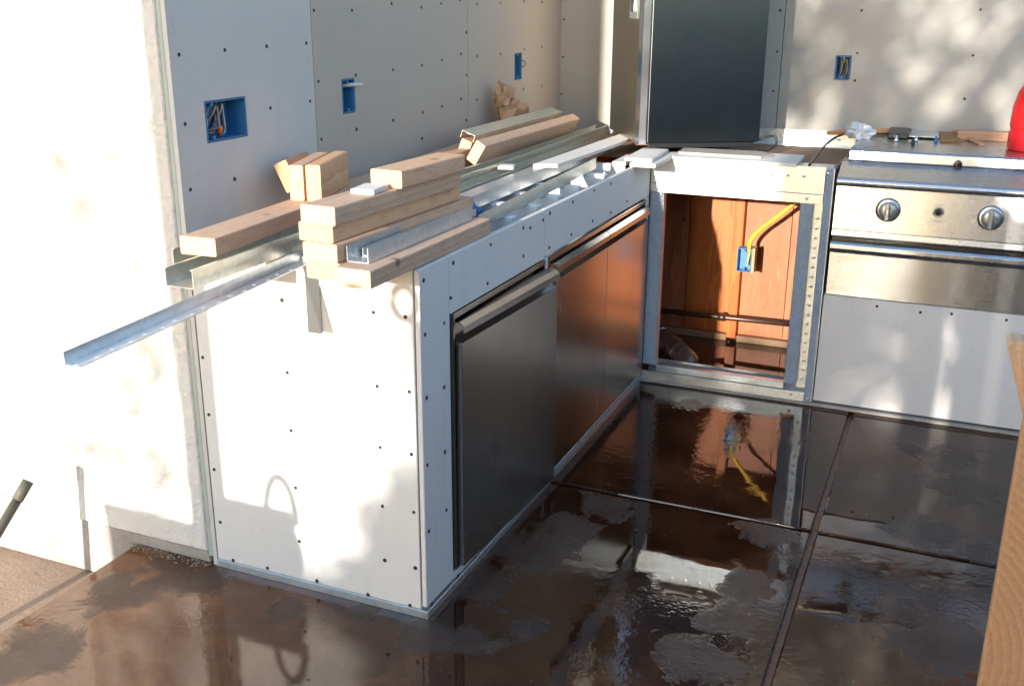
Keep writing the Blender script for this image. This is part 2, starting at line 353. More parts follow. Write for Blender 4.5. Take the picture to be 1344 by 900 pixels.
lw = thing('cement_board_wall', 'long grey cement board side wall with three blue boxes above the lumber', 'wall', (-.7, 1.2, 0))
B1, B2, B3 = (.107, 1.106, .268, 1.206), (.724, 1.118, .797, 1.218), (2.016, 1.131, 2.092, 1.236)
YJ = onX(411, 80, -D).y
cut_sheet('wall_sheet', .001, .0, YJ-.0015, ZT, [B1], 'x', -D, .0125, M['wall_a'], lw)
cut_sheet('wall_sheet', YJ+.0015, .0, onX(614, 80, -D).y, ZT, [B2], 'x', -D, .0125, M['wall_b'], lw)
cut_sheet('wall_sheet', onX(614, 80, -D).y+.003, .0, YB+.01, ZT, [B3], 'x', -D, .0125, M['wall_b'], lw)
box('wall_framing', -.80, .1105, -.02, -.71, 2.60, ZT, M['lum'], lw, bev=0)
LWS = [(235,72),(295,66),(350,61),(402,57),(412,14),(418,107),(407,133),(355,142),(243,163),(250,249),(308,235),(462,14),(514,5),(553,10),(579,5),(604,1),(626,6),(657,4),(688,2),(711,3),(422,183),(467,99),(468,170),(516,92),(516,158),(554,86),(555,148),(554,182),(580,79),(580,140),(605,71),(612,43),(612,99),(605,130),(612,158),(626,74),(626,131),(657,71),(688,65),(711,62),(711,113),(687,117)]
screws(LWS, 'x', -D+.0004, lw)
bw = thing('cement_board_wall', 'grey cement board back wall with dappled sun behind the grill', 'wall', (1, 2.62, 0))
B4 = (.549, 1.138, .611, 1.234); XJ = .335
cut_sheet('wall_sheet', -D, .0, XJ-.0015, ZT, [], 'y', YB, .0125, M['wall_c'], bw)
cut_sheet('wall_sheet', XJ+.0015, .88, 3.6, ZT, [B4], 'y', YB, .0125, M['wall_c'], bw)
box('wall_framing', -.7, 2.61, -.02, 3.6, 2.70, ZT, M['lum'], bw, bev=0)
screws([(740,26),(739,75),(737,124),(737,158),(1024,14),(1131,14),(1287,13),(1006,32),(1020,68),(1277,73),(1125,70),(1001,85),(1015,120),(1122,106),(1266,130),(998,136),(1010,172)], 'y', YB-.0004, bw)

# ------------------------------------------------------------------ electrical boxes (set into the wall sheets)
def wbox(u0, v0, u1, v1, plane, label, group=None, depth=.062, val=-D, kind=0, seed=1):
    t = .003; rnd = random.Random(seed)
    base = (val, (u0+u1)/2, v0) if plane == 'x' else ((u0+u1)/2, val, v0)
    b = thing('electrical_box', label, 'electrical box', base)
    def W(u, v, d): return (val-d, u, v) if plane == 'x' else (u, val+d, v)
    def bx(nm, ua, va, da, ub, vb, db, mat, par):
        A, B = W(ua, va, da), W(ub, vb, db)
        lo = [min(A[i], B[i]) for i in range(3)]; hi = [max(A[i], B[i]) for i in range(3)]
        return box(nm, *lo, *hi, mat, par, bev=.0006)
    e = .002
    bx('back', u0+e, v0+e, depth-t, u1-e, v1-e, depth, M['blue'], b)
    bx('side', u0+e, v0+e, -.001, u0+e+t, v1-e, depth-t, M['blue'], b); bx('side', u1-e-t, v0+e, -.001, u1-e, v1-e, depth-t, M['blue'], b)
    bx('side', u0+e+t, v0+e, -.001, u1-e-t, v0+e+t, depth-t, M['blue'], b); bx('side', u0+e+t, v1-e-t, -.001, u1-e-t, v1-e, depth-t, M['blue'], b)
    for v in (v0+.010, v1-.010):
        um = u0+.03 if kind == 1 else (u0+u1)/2
        bx('screw_boss', um-.005, v-.004, .001, um+.005, v+.004, .02, M['blue'], b)
    if kind in (1, 2):
        n = 13 if kind == 1 else 5
        a, z = (u0+.008, u0+.085) if kind == 1 else (u0+.010, u1-.010)
        for k in range(n):
            u = rnd.uniform(a, z); h = rnd.uniform(.35, .5)*(v1-v0); vm = (v0+v1)/2+rnd.uniform(-.006, .006); q = rnd.uniform(.008, .016); dd = rnd.uniform(.006, .04)
            pts = curve_pts([W(u-q, vm-h*.7, .05), W(u-q*.8, vm+h*.4, dd), W(u, vm+h*.86, dd*.8), W(u+q*.7, vm+h*.3, dd), W(u+q*.5, vm-h*.6, dd), W(u-q*.4, vm-h*.8, .045)], 6)
            m = M['wire'] if k % 3 == 0 else M['wire_w'] if k % 3 == 1 else M['copper']
            if kind == 2: m = M['wire_y'] if k % 2 else M['black']
            tube('wire', pts, .0017, m, b, 6)
        if kind == 1: tube('wire_connector', [W(u0+.072, v0+.012, .02), W(u0+.068, v0+.03, .012), W(u0+.066, v0+.036, .012)], [.007, .006, .004], M['orange'], b, 10)
    if kind == 3:
        tube('cable_end', curve_pts([W(u0+.02, v1-.03, .055), W(u0+.035, v1-.02, .015), W(u0+.07, v1-.018, -.03)], 6), .006, M['wire_w'], b, 8)
    if kind == 4:
        tube('wire', curve_pts([W(u0+.05, v1-.03, .05), W(u1-.01, v1-.03, -.01), W(u1+.005, v1-.05, -.012), W(u1-.015, v0+.045, .0)], 6), .002, M['wire'], b, 6)
    return b
wbox(*B1, 'x', 'wide blue electrical box full of coiled wires in the side wall', kind=1, seed=3)
wbox(*B2, 'x', 'narrow blue electrical box with a pale cable end sticking out', kind=3, seed=4)
wbox(*B3, 'x', 'narrow blue electrical box above the brown crumpled bag', kind=4, seed=5)
wbox(*B4, 'y', 'blue electrical box with yellow wires in the back wall', val=YB, kind=2, seed=6)

# ------------------------------------------------------------------ left counter
lc = thing('kitchen_counter', 'long counter base clad in white cement board with stainless doors', 'counter', (-.3, .9, 0))
TH = .0125
box('end_panel', -D+.004, 0, .022, -TH-.004, TH, H, M['cool'], lc)
box('corner_strip', -TH, .0006, .030, 0, .147, H-.001, M['cool'], lc)
y1, y2, y3, y4 = .160, .757, .789, 1.782
box('top_panel', -TH, .149, .738, .001, .7535, H, M['cool'], lc)
box('top_panel', -TH, .7565, .742, .0004, L-.003, H, M['cool'], lc)
box('divider_strip', -TH, y2+.004, .046, .0, y3-.004, .7375, M['cool'], lc)
box('divider_edge', -TH-.003, y2-.001, .05, .003, y2+.0035, .735, M['galv'], lc, bev=.0005)
box('far_strip', -TH, y4+.004, .046, 0, L-.003, .7415, M['cool'], lc)
box('bottom_strip', -TH, .149, .026, 0, L-.003, .0455, M['cool'], lc)
# galvanised bottom track and framing
box('bottom_track', -D+.002, -.004, 0, .004, .05, .0215, M['galv'], lc, bev=.001)
box('bottom_track', -.05, .0505, 0, .004, L-.001, .0215, M['galv'], lc, bev=.001)
box('corner_stud', -.05, TH+.001, .0216, -TH-.001, .05, H-.004, M['galvk'], lc, bev=.001)
box('door_jamb', -.055, .1485, .0460, -TH-.0005, .1535, .7375, M['galv'], lc, bev=.0005)
box('top_rail', -.020, .0505, H-.045, -TH-.001, L-.003, H-.003, M['galv'], lc, bev=.001)
box('wall_ledger', -D+.001, TH+.001, H-.06, -D+.035, YB-.001, H-.002, M['galv'], lc, bev=.001)
for yc in (.30, .62, .80, .98, 1.16, 1.42, 1.66):
    prism('cross_stud', [(yc, H-.064), (yc+.035, H-.064), (yc+.035, H-.0605), (yc+.002, H-.0605), (yc+.002, H-.0065), (yc+.035, H-.0065), (yc+.035, H-.0035), (yc, H-.0035)], -D+.036, -.046, 'x', M['white'], lc)
ES = [(370,394),(490,410),(532,416),(266,469),(377,489),(495,507),(537,514),(274,544),(382,565),(499,587),(540,596),(281,616),(388,640),(502,664),(543,672),(289,685),(393,710),(306,735),(351,745),(416,762),(483,780),(505,735),(545,745),(538,794)]
screws(ES, 'y', -.0005, lc)
screws([(558,439),(560,522),(561,610),(563,697),(567,792),(583,424),(583,508),(584,593),(586,669),(556,368)], 'x', .0005, lc)
screws([(595,345),(592,391),(640,372),(644,321),(687,299),(687,336),(696,299),(713,289),(722,280),(721,325),(752,265),(750,308),(780,250),(778,290),(802,279),(802,241),(823,264)], 'x', .0014, lc)
screws([(601,755),(624,733),(653,702),(720,622),(760,580),(800,538)], 'x', .0006, lc)
tag_o = prism('hanging_strap', [(-.296, .0), (-.258, .0), (-.258, .165), (-.296, .165)], -.0035, -.0008, 'y', M['strap']); tag_o.location.z += .70
tag(tag_o, 'flat galvanised strap hanging down over the white end panel', 'metal strap')

# --- stainless single door (slightly ajar)
def door_unit(name, label, cat, ya, yb, doors, ajar=0):
    t = thing(name, label, cat, (.0, ya, .05))
    zt, zb = .735, .050
    # flange frame
    box('frame_rail', -.018, ya, zt-.014, .004, yb, zt, M['ss_door'], t, bev=.001); box('frame_rail', -.018, ya, zb, .003, yb, zb+.006, M['ss_door'], t, bev=.001)
    box('frame_stile', -.018, ya, zb+.0065, .003, ya+.008, zt-.0145, M['ss_door'], t, bev=.001); box('frame_stile', -.018, yb-.008, zb+.0065, .003, yb, zt-.0145, M['ss_door'], t, bev=.001)
    box('liner', -.56, ya+.01, zb+.005, -.022, yb-.01, zt-.005, M['void'], t, bev=.004)
    wd = (yb-ya-.018)/doors
    for k in range(doors):
        a, b = ya+.009+k*wd+.0012, ya+.009+(k+1)*wd-.0012
        # door skin in its own frame: hinge at a, opens about z
        d = bpy.data.objects.new('door', None)
        hp = Vector((.002, a, 0)); zp = .662
        me_ = bv(0, 0, zb+.009, .018, b-a, zp)
        bm = bmesh.new(); vv = [bm.verts.new(v) for v in me_]; [bm.faces.new([vv[i] for i in f]) for f in BF]
        bmesh.ops.bevel(bm, geom=bm.edges[:], offset=.0018, segments=2, affect='EDGES', profile=.5); bmesh.ops.recalc_face_normals(bm, faces=bm.faces)
        me = bpy.data.meshes.new('door'); bm.to_mesh(me); bm.free(); bpy.data.objects.remove(d)
        d = link('door', me, M['ss_door'], t, hp-pl(t), (0, 0, -ajar)); w_ = b-a
        def sub(nm, prof, y0, y1, mat):
            n = len(prof); vs = [(u, y0, v) for u, v in prof]+[(u, y1, v) for u, v in prof]
            fs = [(i, (i+1) % n, n+(i+1) % n, n+i) for i in range(n)]+[tuple(range(n))[::-1], tuple(range(n, 2*n))]
            m2 = mesh(nm, vs, fs); b2 = bmesh.new(); b2.from_mesh(m2); bmesh.ops.recalc_face_normals(b2, faces=b2.faces); b2.to_mesh(m2); b2.free()
            return link(nm, m2, mat, d)
        # pull handle: recessed scoop under a forward lip
        sub('handle_scoop', [(-.012, zp+.001), (.017, zp+.001), (.004, zp+.006), (-.008, zp+.014), (-.008, .715), (-.012, .715)], .001, w_-.001, M['ss_door'])
        sub('handle_lip', [(-.007, .7145), (.012, .7145), (.024, .704), (.026, .688), (.0235, .688), (.0215, .7025), (.011, .7115), (-.007, .7115)], .001, w_-.001, M['ss_door'])
    return t
door_unit('access_door', 'single dark stainless door standing slightly ajar next to the counter corner', 'door', y1, y2, 1, math.radians(2.6))
door_unit('double_access_door', 'pair of stainless doors with orange reflections near the inner corner', 'door', y3, y4, 2)

# ------------------------------------------------------------------ right counter frame
rc = thing('unfinished_counter', 'open galvanised steel stud frame with bare plywood cavity beside the grill', 'counter frame', (.35, L+.3, 0))
ZF = .888
def emboss(name, x0, x1, z0, z1, y, mat, parent, dia=()):
    """flat sheet facing -y with raised diamonds"""
    vs = bv(x0, y, z0, x1, y+.0018, z1); fs = list(BF)
    for (cx, cz, r) in dia:
        o = len(vs); vs += [(cx-r, y-.0002, cz), (cx, y-.0002, cz-r), (cx+r, y-.0002, cz), (cx, y-.0002, cz+r), (cx, y-.0016, cz)]
        fs += [(o, o+1, o+4), (o+1, o+2, o+4), (o+2, o+3, o+4), (o+3, o, o+4)]
    return mk(name, vs, fs, mat, parent)
emboss('header', .004, .632, .793, ZF, L-.002, M['galv'], rc, [(.12+.055*k, .855, .010) for k in range(9)])
box('header_flange', .004, L-.005, .7575, .632, L+.036, .7915, M['galv'], rc, bev=.001)
box('header_top', .004, L+.0005, ZF-.012, .655, L+.09, ZF-.001, M['galv'], rc, bev=.001)
box('left_stud', .004, L-.003, .0725, .0565, L+.036, .7570, M['galvk'], rc, bev=.002)
box('right_stud', .556, L-.004, .0725, .598, L+.036, .7570, M['galvk'], rc, bev=.002)
emboss('inner_stud', .5985, .634, .05, .757, L+.030, M['galv'], rc, [(.616, .09+.036*k, .009) for k in range(18)])
box('end_stud', .634, L-.0065, .012, .661, L+.036, ZF-.002, M['galvk'], rc, bev=.002)
box('end_web', .6615, L-.004, .012, .6635, L+.6, ZF-.004, M['galv'], rc, bev=0)
prism('bottom_track', [(L-.006, .012), (L+.09, .012), (L+.09, .07), (L+.087, .07), (L+.087, .016), (L-.002, .016), (L-.002, .046), (L-.006, .046)], .0045, .6335, 'x', M['galv'], rc)
box('sill_lip', .0565, L+.004, .0465, .5555, L+.036, .0722, M['galv'], rc, bev=.0025)
box('base_curb', .0045, L-.014, 0, 3.2, L+.03, .0115, M['curb'], rc, bev=.003)
me_s = lathe('bolt', [(.0055, 0), (.0055, .002), (.0035, .004)], (0, 0, 0), M['galv'], None, 10, 'y').data
bpy.data.objects.remove(bpy.data.objects['bolt'])
for x, z, y in ((.640, .868, L-.0068), (.577, .774, L-.0055), (.648, .024, L-.0068), (.585, .034, L-.0065), (.03, .774, L-.0055)):
    link('bolt', me_s, None, rc, Vector((x, y, z))-pl(rc))
emboss('back_angle', -.1, .66, .880, .934, YB-.012, M['galv'], rc, [(-.05+.046*k, .907, .013) for k in range(15)])
box('back_angle_ledge', -.1, YB-.09, .8775, .66, YB-.0125, .8798, M['galv'], rc, bev=0)
cp = box('grill_panel', .668, L, .02, 2.2, L+.0125, .432, M['cool'], rc)
box('side_panel', 1.626, L, .4335, 3.2, L+.0125, .88, M['cool'], rc)
box('grill_panel', 2.2025, L, .02, 3.2, L+.0125, .432, M['cool'], rc)
box('side_deck', 1.626, L+.013, .862, 3.2, YB-.001, .8785, M['cool'], rc)
screws([(1151,402),(1208,410),(1249,412),(1321,420)], 'y', L-.0005, rc)
box('added_top_deck', -.6, L+.0905, .8615, .6605, YB-.0915, .8765, M['dark_wood'], rc, bev=.001)  # board added to shut sky light out of the cavity
box('added_cavity_side', -.318, L+.040, .0005, -.30, YB-.062, .8610, M['ply'], rc, bev=.001)  # board added to stop light coming through the open left counter
# plywood back of the cavity
pw = thing('plywood_back', 'orange plywood lining with an upright stud at the back of the open cavity', 'plywood', (.2, 2.5, 0))
px0 = -.60
for k, (a, b) in enumerate(((-.618, .0), (.0025, .2025), (.205, .44), (.4425, .66))):
    box('plywood_panel', a, YB-.034, .03, b, YB-.0135, .85, M['ply'], pw, bev=.001)
box('stud', .204, YB-.075, .02, .246, YB-.0345, .86, M['ply'], pw, bev=.002)
box('sill_board', -.62, YB-.06, .0, .203, YB-.0345, .029, M['dark_wood'], pw, bev=.003); box('sill_board', .247, YB-.06, .0, .66, YB-.0345, .029, M['dark_wood'], pw, bev=.003)
for x in (.204,):
    tube('water_pipe', [(-.60, 2.42, .119), (.19, 2.42, .125), (.655, 2.42, .132)], .0115, M['copper'])
wp = bpy.data.objects['water_pipe']; tag(wp, 'dark horizontal pipe low across the orange plywood', 'pipe')
lathe('pipe_coupling', [(.0, 0), (.017, 0), (.017, .035), (.0, .035)], (0, 0, 0), M['copper'], wp, 16)
pc = bpy.data.objects['pipe_coupling']; pc.rotation_euler = (0, math.pi/2, 0); pc.location = Vector((.19, 2.42, .125))-wp.location
# hanging box with yellow cable
jb = thing('electrical_box', 'blue electrical box hanging by a yellow cable in front of plywood', 'electrical box', (.285, 2.35, .357))
x0, x1, z0, z1, ya, yb = .252, .312, .358, .458, 2.335, 2.385
box('back', x0, yb-.003, z0, x1, yb, z1, M['blue'], jb, bev=.0006)
box('side', x0, ya, z0, x0+.003, yb-.003, z1, M['blue'], jb, bev=.0006); box('side', x1-.003, ya, z0, x1, yb-.003, z1, M['blue'], jb, bev=.0006)
box('side', x0+.003, ya, z0, x1-.003, yb-.003, z0+.003, M['blue'], jb, bev=.0006); box('side', x0+.003, ya, z1-.003, x1-.003, yb-.003, z1, M['blue'], jb, bev=.0006)
box('nail_plate', x1+.0005, ya+.006, z0-.004, x1+.012, yb+.01, z1+.002, M['red_lum'], jb, bev=.001)
for z in (z0+.012, z1-.012): box('screw_boss', .277, ya+.002, z-.004, .287, ya+.02, z+.004, M['blue'], jb, bev=.001)
tube('cable', curve_pts([(.297, 2.355, .44), (.300, 2.345, .49), (.335, 2.34, .54), (.40, 2.33, .60), (.47, 2.33, .665), (.54, 2.34, .72)], 8), .0085, M['yellow'], jb, 10)
tube('wire', curve_pts([(.30, 2.36, .44), (.296, 2.352, .41), (.294, 2.35, .385)], 5), .004, M['wire_y'], jb, 8)
# clear plastic sleeve on the cavity floor
pts = curve_pts([(-.10, 2.32, .05), (-.02, 2.25, .048), (.07, 2.14, .043), (.13, 2.07, .038), (.165, 2.045, .03)], 6)
ps = tube('plastic_sleeve', pts, [.045-.02*(i/(len(pts)-1))**3+.003*math.sin(i*2.1) for i in range(len(pts))], M['clear'], None, 14)
tag(ps, 'crumpled clear plastic sleeve lying inside the open cavity', 'plastic wrap'); ps.location.z += -.001
# ------------------------------------------------------------------ grill
gr = thing('built_in_grill', 'brushed stainless built-in gas grill with two knobs', 'grill', (1.1, L+.3, .433))
GX0, GX1 = .674, 1.62
prism('lower_panel', [(L-.004, .436), (L-.006, .592), (L-.020, .600), (L-.026, .610), (L-.026, .624), (L-.018, .633), (L+.03, .634), (L+.03, .436)], GX0, GX1, 'x', M['ss'], gr, bev=.0008)
box('recess', GX0+.002, L+.010, .6345, GX1, L+.06, .655, M['void'], gr, bev=0)
prism('panel_ledge', [(L-.014, .652), (L-.018, .656), (L-.014, .676), (L+.03, .677), (L+.03, .652)], GX0, GX1, 'x', M['ss'], gr, bev=.0006)
prism('control_panel', [(L-.013, .6775), (L+.002, .828), (L+.03, .828), (L+.03, .6775)], GX0, GX1, 'x', M['ss'], gr, bev=.0006)
prof = [(L+.002, .829), (L-.012, .831), (L-.020, .838), (L-.022, .846), (L-.018, .854), (L-.008, .860), (L+.095, .902), (L+.20, .902), (L+.20, .829)]
prism('bullnose', prof, GX0, GX1, 'x', M['ss'], gr, bev=.0008)
prism('top_shelf', [(L+.104, .903), (L+.100, .908), (L+.104, .938), (L+.112, .944), (YB-.03, .944), (YB-.03, .903)], GX0+.022, GX1, 'x', M['ss'], gr, bev=.001)
box('side_wall', GX0, L+.03, .436, GX0+.003, YB-.02, .828, M['ss'], gr, bev=0)
kn = thing
for x, lab in ((.853, 0), (1.178, 0)):
    zc = .757; yc = L-.0055
    kb = lathe('bezel', [(.040, 0), (.0415, .005), (.037, .010), (.033, .011)], (x, yc, zc), M['ss'], gr, 28, 'y')
    kk = lathe('knob', [(.030, .0), (.030, .014), (.028, .019), (.012, .020)], (x, yc-.0115, zc), M['knob'], gr, 28, 'y')
    gpz = bv(x-.0075, yc-.050, zc-.029, x+.0075, yc-.029, zc+.029)
    o = mk('grip', gpz, BF, M['knob'], None, bev=.003, seg=2); o.parent = kk; o.location = Vector(o.location)-pl(gr)-Vector(kk.location)
lathe('igniter', [(.018, 0), (.0185, .004), (.014, .006), (.013, .002), (.004, .002)], (1.015, L-.0065, .762), M['knob'], gr, 20, 'y'); lathe('igniter_button', [(.009, 0), (.008, .010)], (1.015, L-.0065, .762), M['black'], gr, 12, 'y')
def mark(x0, x1, z, h=.0012):
    y = L-.013+(z-.6775)/.1505*.015
    mk('panel_lettering', [(x0, y-.0006, z), (x1, y-.0006, z), (x1, y-.0005, z+h), (x0, y-.0005, z+h)], [(0, 1, 2, 3)], M['wire'], gr)
mark(.70, .80, .775, .0009)
for k, (a, b) in enumerate(((.70, .735), (.74, .772), (.715, .78), (.73, .79))): mark(a, b, .764-.009*k, .0007)
mark(.998, 1.035, .729); mark(1.003, 1.012, .734); mark(1.016, 1.03, .734); mark(1.15, 1.205, .717); mark(1.0, 1.03, .785, .0007)
lathe('rotisserie_hole', [(.014, 0), (.014, .002), (.012, .003)], (1.055, L+.099, .912), M['void'], gr, 16, 'y')

# ------------------------------------------------------------------ corner stainless cabinet
FL, FR = Vector((-.066, 1.857, 0)), Vector((.345, 2.098, 0)); ux = (FR-FL).normalized(); uy = Vector((-ux.y, ux.x, 0)); wd = (FR-FL).length
Z0 = .926
cc = thing('corner_cabinet', 'tall dark stainless steel cabinet standing diagonally in the corner', 'cabinet', (.0, 2.15, Z0))
def cbx(nm, a0, b0, z0, a1, b1, z1, mat, par=cc, bev=.002):
    vs = [FL+ux*u+uy*v+Vector((0, 0, z)) for u, v, z in bv(a0, b0, z0, a1, b1, z1)]
    return mk(nm, vs, BF, mat, par, bev=bev, seg=2)
DEP = .47
cbx('body', .0, .022, Z0+.004, wd-.012, DEP, 1.95, M['ss_warm'])
cbx('door_panel', .040, -.006, Z0+.006, wd, .0215, 1.94, M['ss_dark'])
vs = [FL+ux*u+uy*v for u, v in ((-.002, .021), (.006, -.010), (.032, -.016), (.038, -.010), (.038, .021))]
n = 5; mk('corner_post', [v+Vector((0, 0, Z0+.002)) for v in vs]+[v+Vector((0, 0, 1.945)) for v in vs], [(i, (i+1) % n, n+(i+1) % n, n+i) for i in range(n)]+[tuple(range(n))[::-1], tuple(range(n, 2*n))], M['post'], cc, bev=.001)
cbx('rust_foot', -.001, -.011, Z0-.0005, .042, .02, Z0+.0015, M['rust'], bev=0)
cbx('base_rail', .045, .0, Z0-.014, wd-.02, .4, Z0+.0035, M['black'], bev=.002)
# latch on its side
def sidebox(nm, b0, b1, z0, z1, out, mat, par=cc):
    vs = [FL+ux*u+uy*v+Vector((0, 0, z)) for u, v, z in bv(-out, b0, z0, -.0005, b1, z1)]
    return mk(nm, vs, BF, mat, par, bev=.0015)
sidebox('latch_plate', .05, .17, 1.375, 1.52, .004, M['galv']); sidebox('latch_handle', .08, .13, 1.40, 1.50, .012, M['strap'])

# ------------------------------------------------------------------ lumber on the counter
def board(name, label, p0, p1, w_, h_, mat, roll=0, group=None, cat='lumber', bev=.004):
    """p0,p1: bottom-centre points of the two ends"""
    p0, p1 = Vector(p0), Vector(p1); d = p1-p0; ln = d.length
    bm = bmesh.new(); vv = [bm.verts.new(v) for v in bv(-w_/2, -ln/2, -h_/2, w_/2, ln/2, h_/2)]; [bm.faces.new([vv[i] for i in f]) for f in BF]
    bmesh.ops.bevel(bm, geom=[e for e in bm.edges if abs((e.verts[0].co-e.verts[1].co).y) > .01], offset=bev, segments=2, affect='EDGES', profile=.5)
    bmesh.ops.bevel(bm, geom=[e for e in bm.edges if abs((e.verts[0].co-e.verts[1].co).y) < 1e-5 and abs(e.calc_face_angle(0)) > 1.2], offset=.0008, segments=1, affect='EDGES')
    bmesh.ops.recalc_face_normals(bm, faces=bm.faces)
    me = bpy.data.meshes.new(name); bm.to_mesh(me); bm.free()
    o = link(name, me, mat); y = d.normalized(); x = y.cross(Vector((0, 0, 1))).normalized(); z = x.cross(y)
    R = Matrix((x, y, z)).transposed().to_4x4() @ Matrix.Rotation(roll, 4, 'Y')
    hh = abs(h_/2*math.cos(roll))+abs(w_/2*math.sin(roll))
    o.matrix_world = Matrix.Translation((p0+p1)/2+z*hh) @ R
    tag(o, label, cat, group); return o
def channel(name, label, p0, p1, w_, h_, mat, roll=0, kind='U', t=.0018, group=None, cat='steel stud', lip=.006):
    p0, p1 = Vector(p0), Vector(p1); d = p1-p0; ln = d.length; a = w_/2
    if kind == 'U': pr = [(-a, 0), (a, 0), (a, h_), (a-t, h_), (a-t, t), (-a+t, t), (-a+t, h_), (-a, h_)]
    elif kind == 'C': pr = [(-a, 0), (a, 0), (a, h_), (a-lip, h_), (a-lip, h_-t), (a-t, h_-t), (a-t, t), (-a+t, t), (-a+t, h_-t), (-a+lip, h_-t), (-a+lip, h_), (-a, h_)]
    elif kind == 'N': pr = [(-a, h_), (-a, 0), (-a+t, 0), (-a+t, h_-t), (-a*.3, h_-t), (-a*.25, h_-.004), (a*.25, h_-.004), (a*.3, h_-t), (a-t, h_-t), (a-t, 0), (a, 0), (a, h_)]
    elif kind == 'J': pr = [(-a, 0), (a, 0), (a, h_), (a-t, h_), (a-t, t), (-a, t)]
    elif kind == 'L': pr = [(-a, 0), (a, 0), (a, t), (-a+t, t), (-a+t, h_), (-a, h_)]
    n = len(pr); vs = [(u, -ln/2, v) for u, v in pr]+[(u, ln/2, v) for u, v in pr]
    fs = [(i, (i+1) % n, n+(i+1) % n, n+i) for i in range(n)]+[tuple(range(n))[::-1], tuple(range(n, 2*n))]
    me = mesh(name, vs, fs); bm = bmesh.new(); bm.from_mesh(me); bmesh.ops.recalc_face_normals(bm, faces=bm.faces); bm.to_mesh(me); bm.free()
    o = link(name, me, mat); y = d.normalized(); x = y.cross(Vector((0, 0, 1))).normalized(); z = x.cross(y)
    o.matrix_world = Matrix.Translation((p0+p1)/2) @ Matrix((x, y, z)).transposed().to_4x4() @ Matrix.Rotation(roll, 4, 'Y')
    tag(o, label, cat, group); return o
T = .040; W = .089
# long 2x4 along the wall, lying on two studs
channel('steel_stud', 'steel stud half hidden under the long board by the side wall', (-.475, -.19, H), (-.52, 1.55, H), .070, .040, M['galv_green'], kind='C')
channel('steel_stud', 'open steel stud jutting out below the long board', (-.376, -.33, H), (-.40, 1.25, H), .070, .040, M['galv_green'], kind='C')
board('lumber', 'longest board, lying along the side wall', (-.412, -.222, H+.0402), (-.575, 1.95, H+.0402), W, T, M['lum'])
lb2 = board('lumber', 'reddish board on edge against the wall beside the long board', (-.505, .98, H+.0005), (-.545, 1.80, H+.0005), .038, W, M['red_lum']); lb2.location.x += .055
an = channel('steel_angle', 'perforated steel angle sticking far out over the stucco wall side', (-.285, -.715, H-.032), (-.295, .55, H+.008), .034, .024, M['galv'], kind='L')
# white discs on the angle, painting the light that would show through punched holes
hm = mesh('small_disc', [(.0045*math.cos(2*math.pi*k/10), .0045*math.sin(2*math.pi*k/10), 0) for k in range(10)], [tuple(range(10))]); hm.materials.append(M['white'])
for k in range(16): link('pale_disc', hm, None, an, (.006+.006*(k % 2), -.63+.042*k, .0021))
st = box('yellow_tag', -.012, .0, -.0002, .010, .06, 0.0002, M['sticker_y'], None, bev=0); st.parent = an; st.location = (.004, .30, .0022); st.rotation_euler = (0, 0, 0)
G = 'short boards in the front stack'
xs = [(-.142, -.158, .36), (-.143, -.165, .45), (-.154, -.160, .395), (-.137, -.175, .365)]
labs = ['bottom board of the stack of four', 'second board up in the stack of four', 'third board up in the stack of four', 'top board of the stack of four, with a white label on its end']
for k, (x, ya, yb) in enumerate(xs):
    b = board('lumber', labs[k], (x, ya, H+.0005+k*(T+.0004)), (x+.022, yb, H+.0005+k*(T+.0004)), W*.96, T, M['lum'], group=G)
    if k == 3: top = b
ZS = H+.0005+4*(T+.0004)
lb = board('lumber', 'front board with a white barcode label on its end', (-.0525, -.188, H+.0005), (-.049, .395, H+.0005), W*.96, T, M['lum'])
def endlabel(par, ln, x0=-.02, tilt=.15):
    o = link('end_label', mesh('end_label', [(-.017, 0, -.009), (.017, 0, -.009), (.017, 0, .009), (-.017, 0, .009)], [(0, 1, 2, 3)]), M['paper'], par, (x0, -ln/2-.0012, .004), (0, tilt, 0))
    random.seed(11)
    for i in range(7):
        xx = -.012+i*.0035
        hh = random.choice((.004, .0055))
        link('barcode_bar', mesh('barcode_bar', [(xx, -.0004, -.004), (xx+.0016, -.0004, -.004), (xx+.0016, -.0004, -.004+hh), (xx, -.0004, -.004+hh)], [(0, 1, 2, 3)]), M['ink'], o)
endlabel(lb, (Vector((-.0525, -.188))-Vector((-.049, .395))).length, .004); endlabel(top, (Vector((-.137, -.175))-Vector((-.115, .365))).length, -.012)
board('lumber', 'short board lying on top of the stack of four', (-.112, .065, ZS), (-.098, .358, ZS), W*.92, T, M['lum'])
ti = box('cement_scrap', -.150, -.030, ZS, -.095, .050, ZS+.011, M['white_scrap']); ti.rotation_euler = (0, 0, .12)
tag(ti, 'small pale square scrap on top of the stack of four', 'cement board scrap')
# offcuts standing on the long board
ZL = H+.0402+T+.0004
board('offcut', 'narrower upright offcut on the long board, nearer the side wall', (-.455, .215, ZL), (-.525, .44, ZL), .036, W, M['lum'], group='upright offcuts', cat='wood offcut')
board('offcut', 'upright offcut on the long board, nearer the stack of four', (-.412, .225, ZL), (-.485, .47, ZL), .038, W*1.02, M['lum'], group='upright offcuts', cat='wood offcut')
board('offcut', 'reddish offcut leaning over beside the upright offcuts', (-.545, .300, ZL-.002), (-.585, .46, ZL-.002), .038, W*.9, M['red_lum'], roll=-.42, cat='wood offcut')
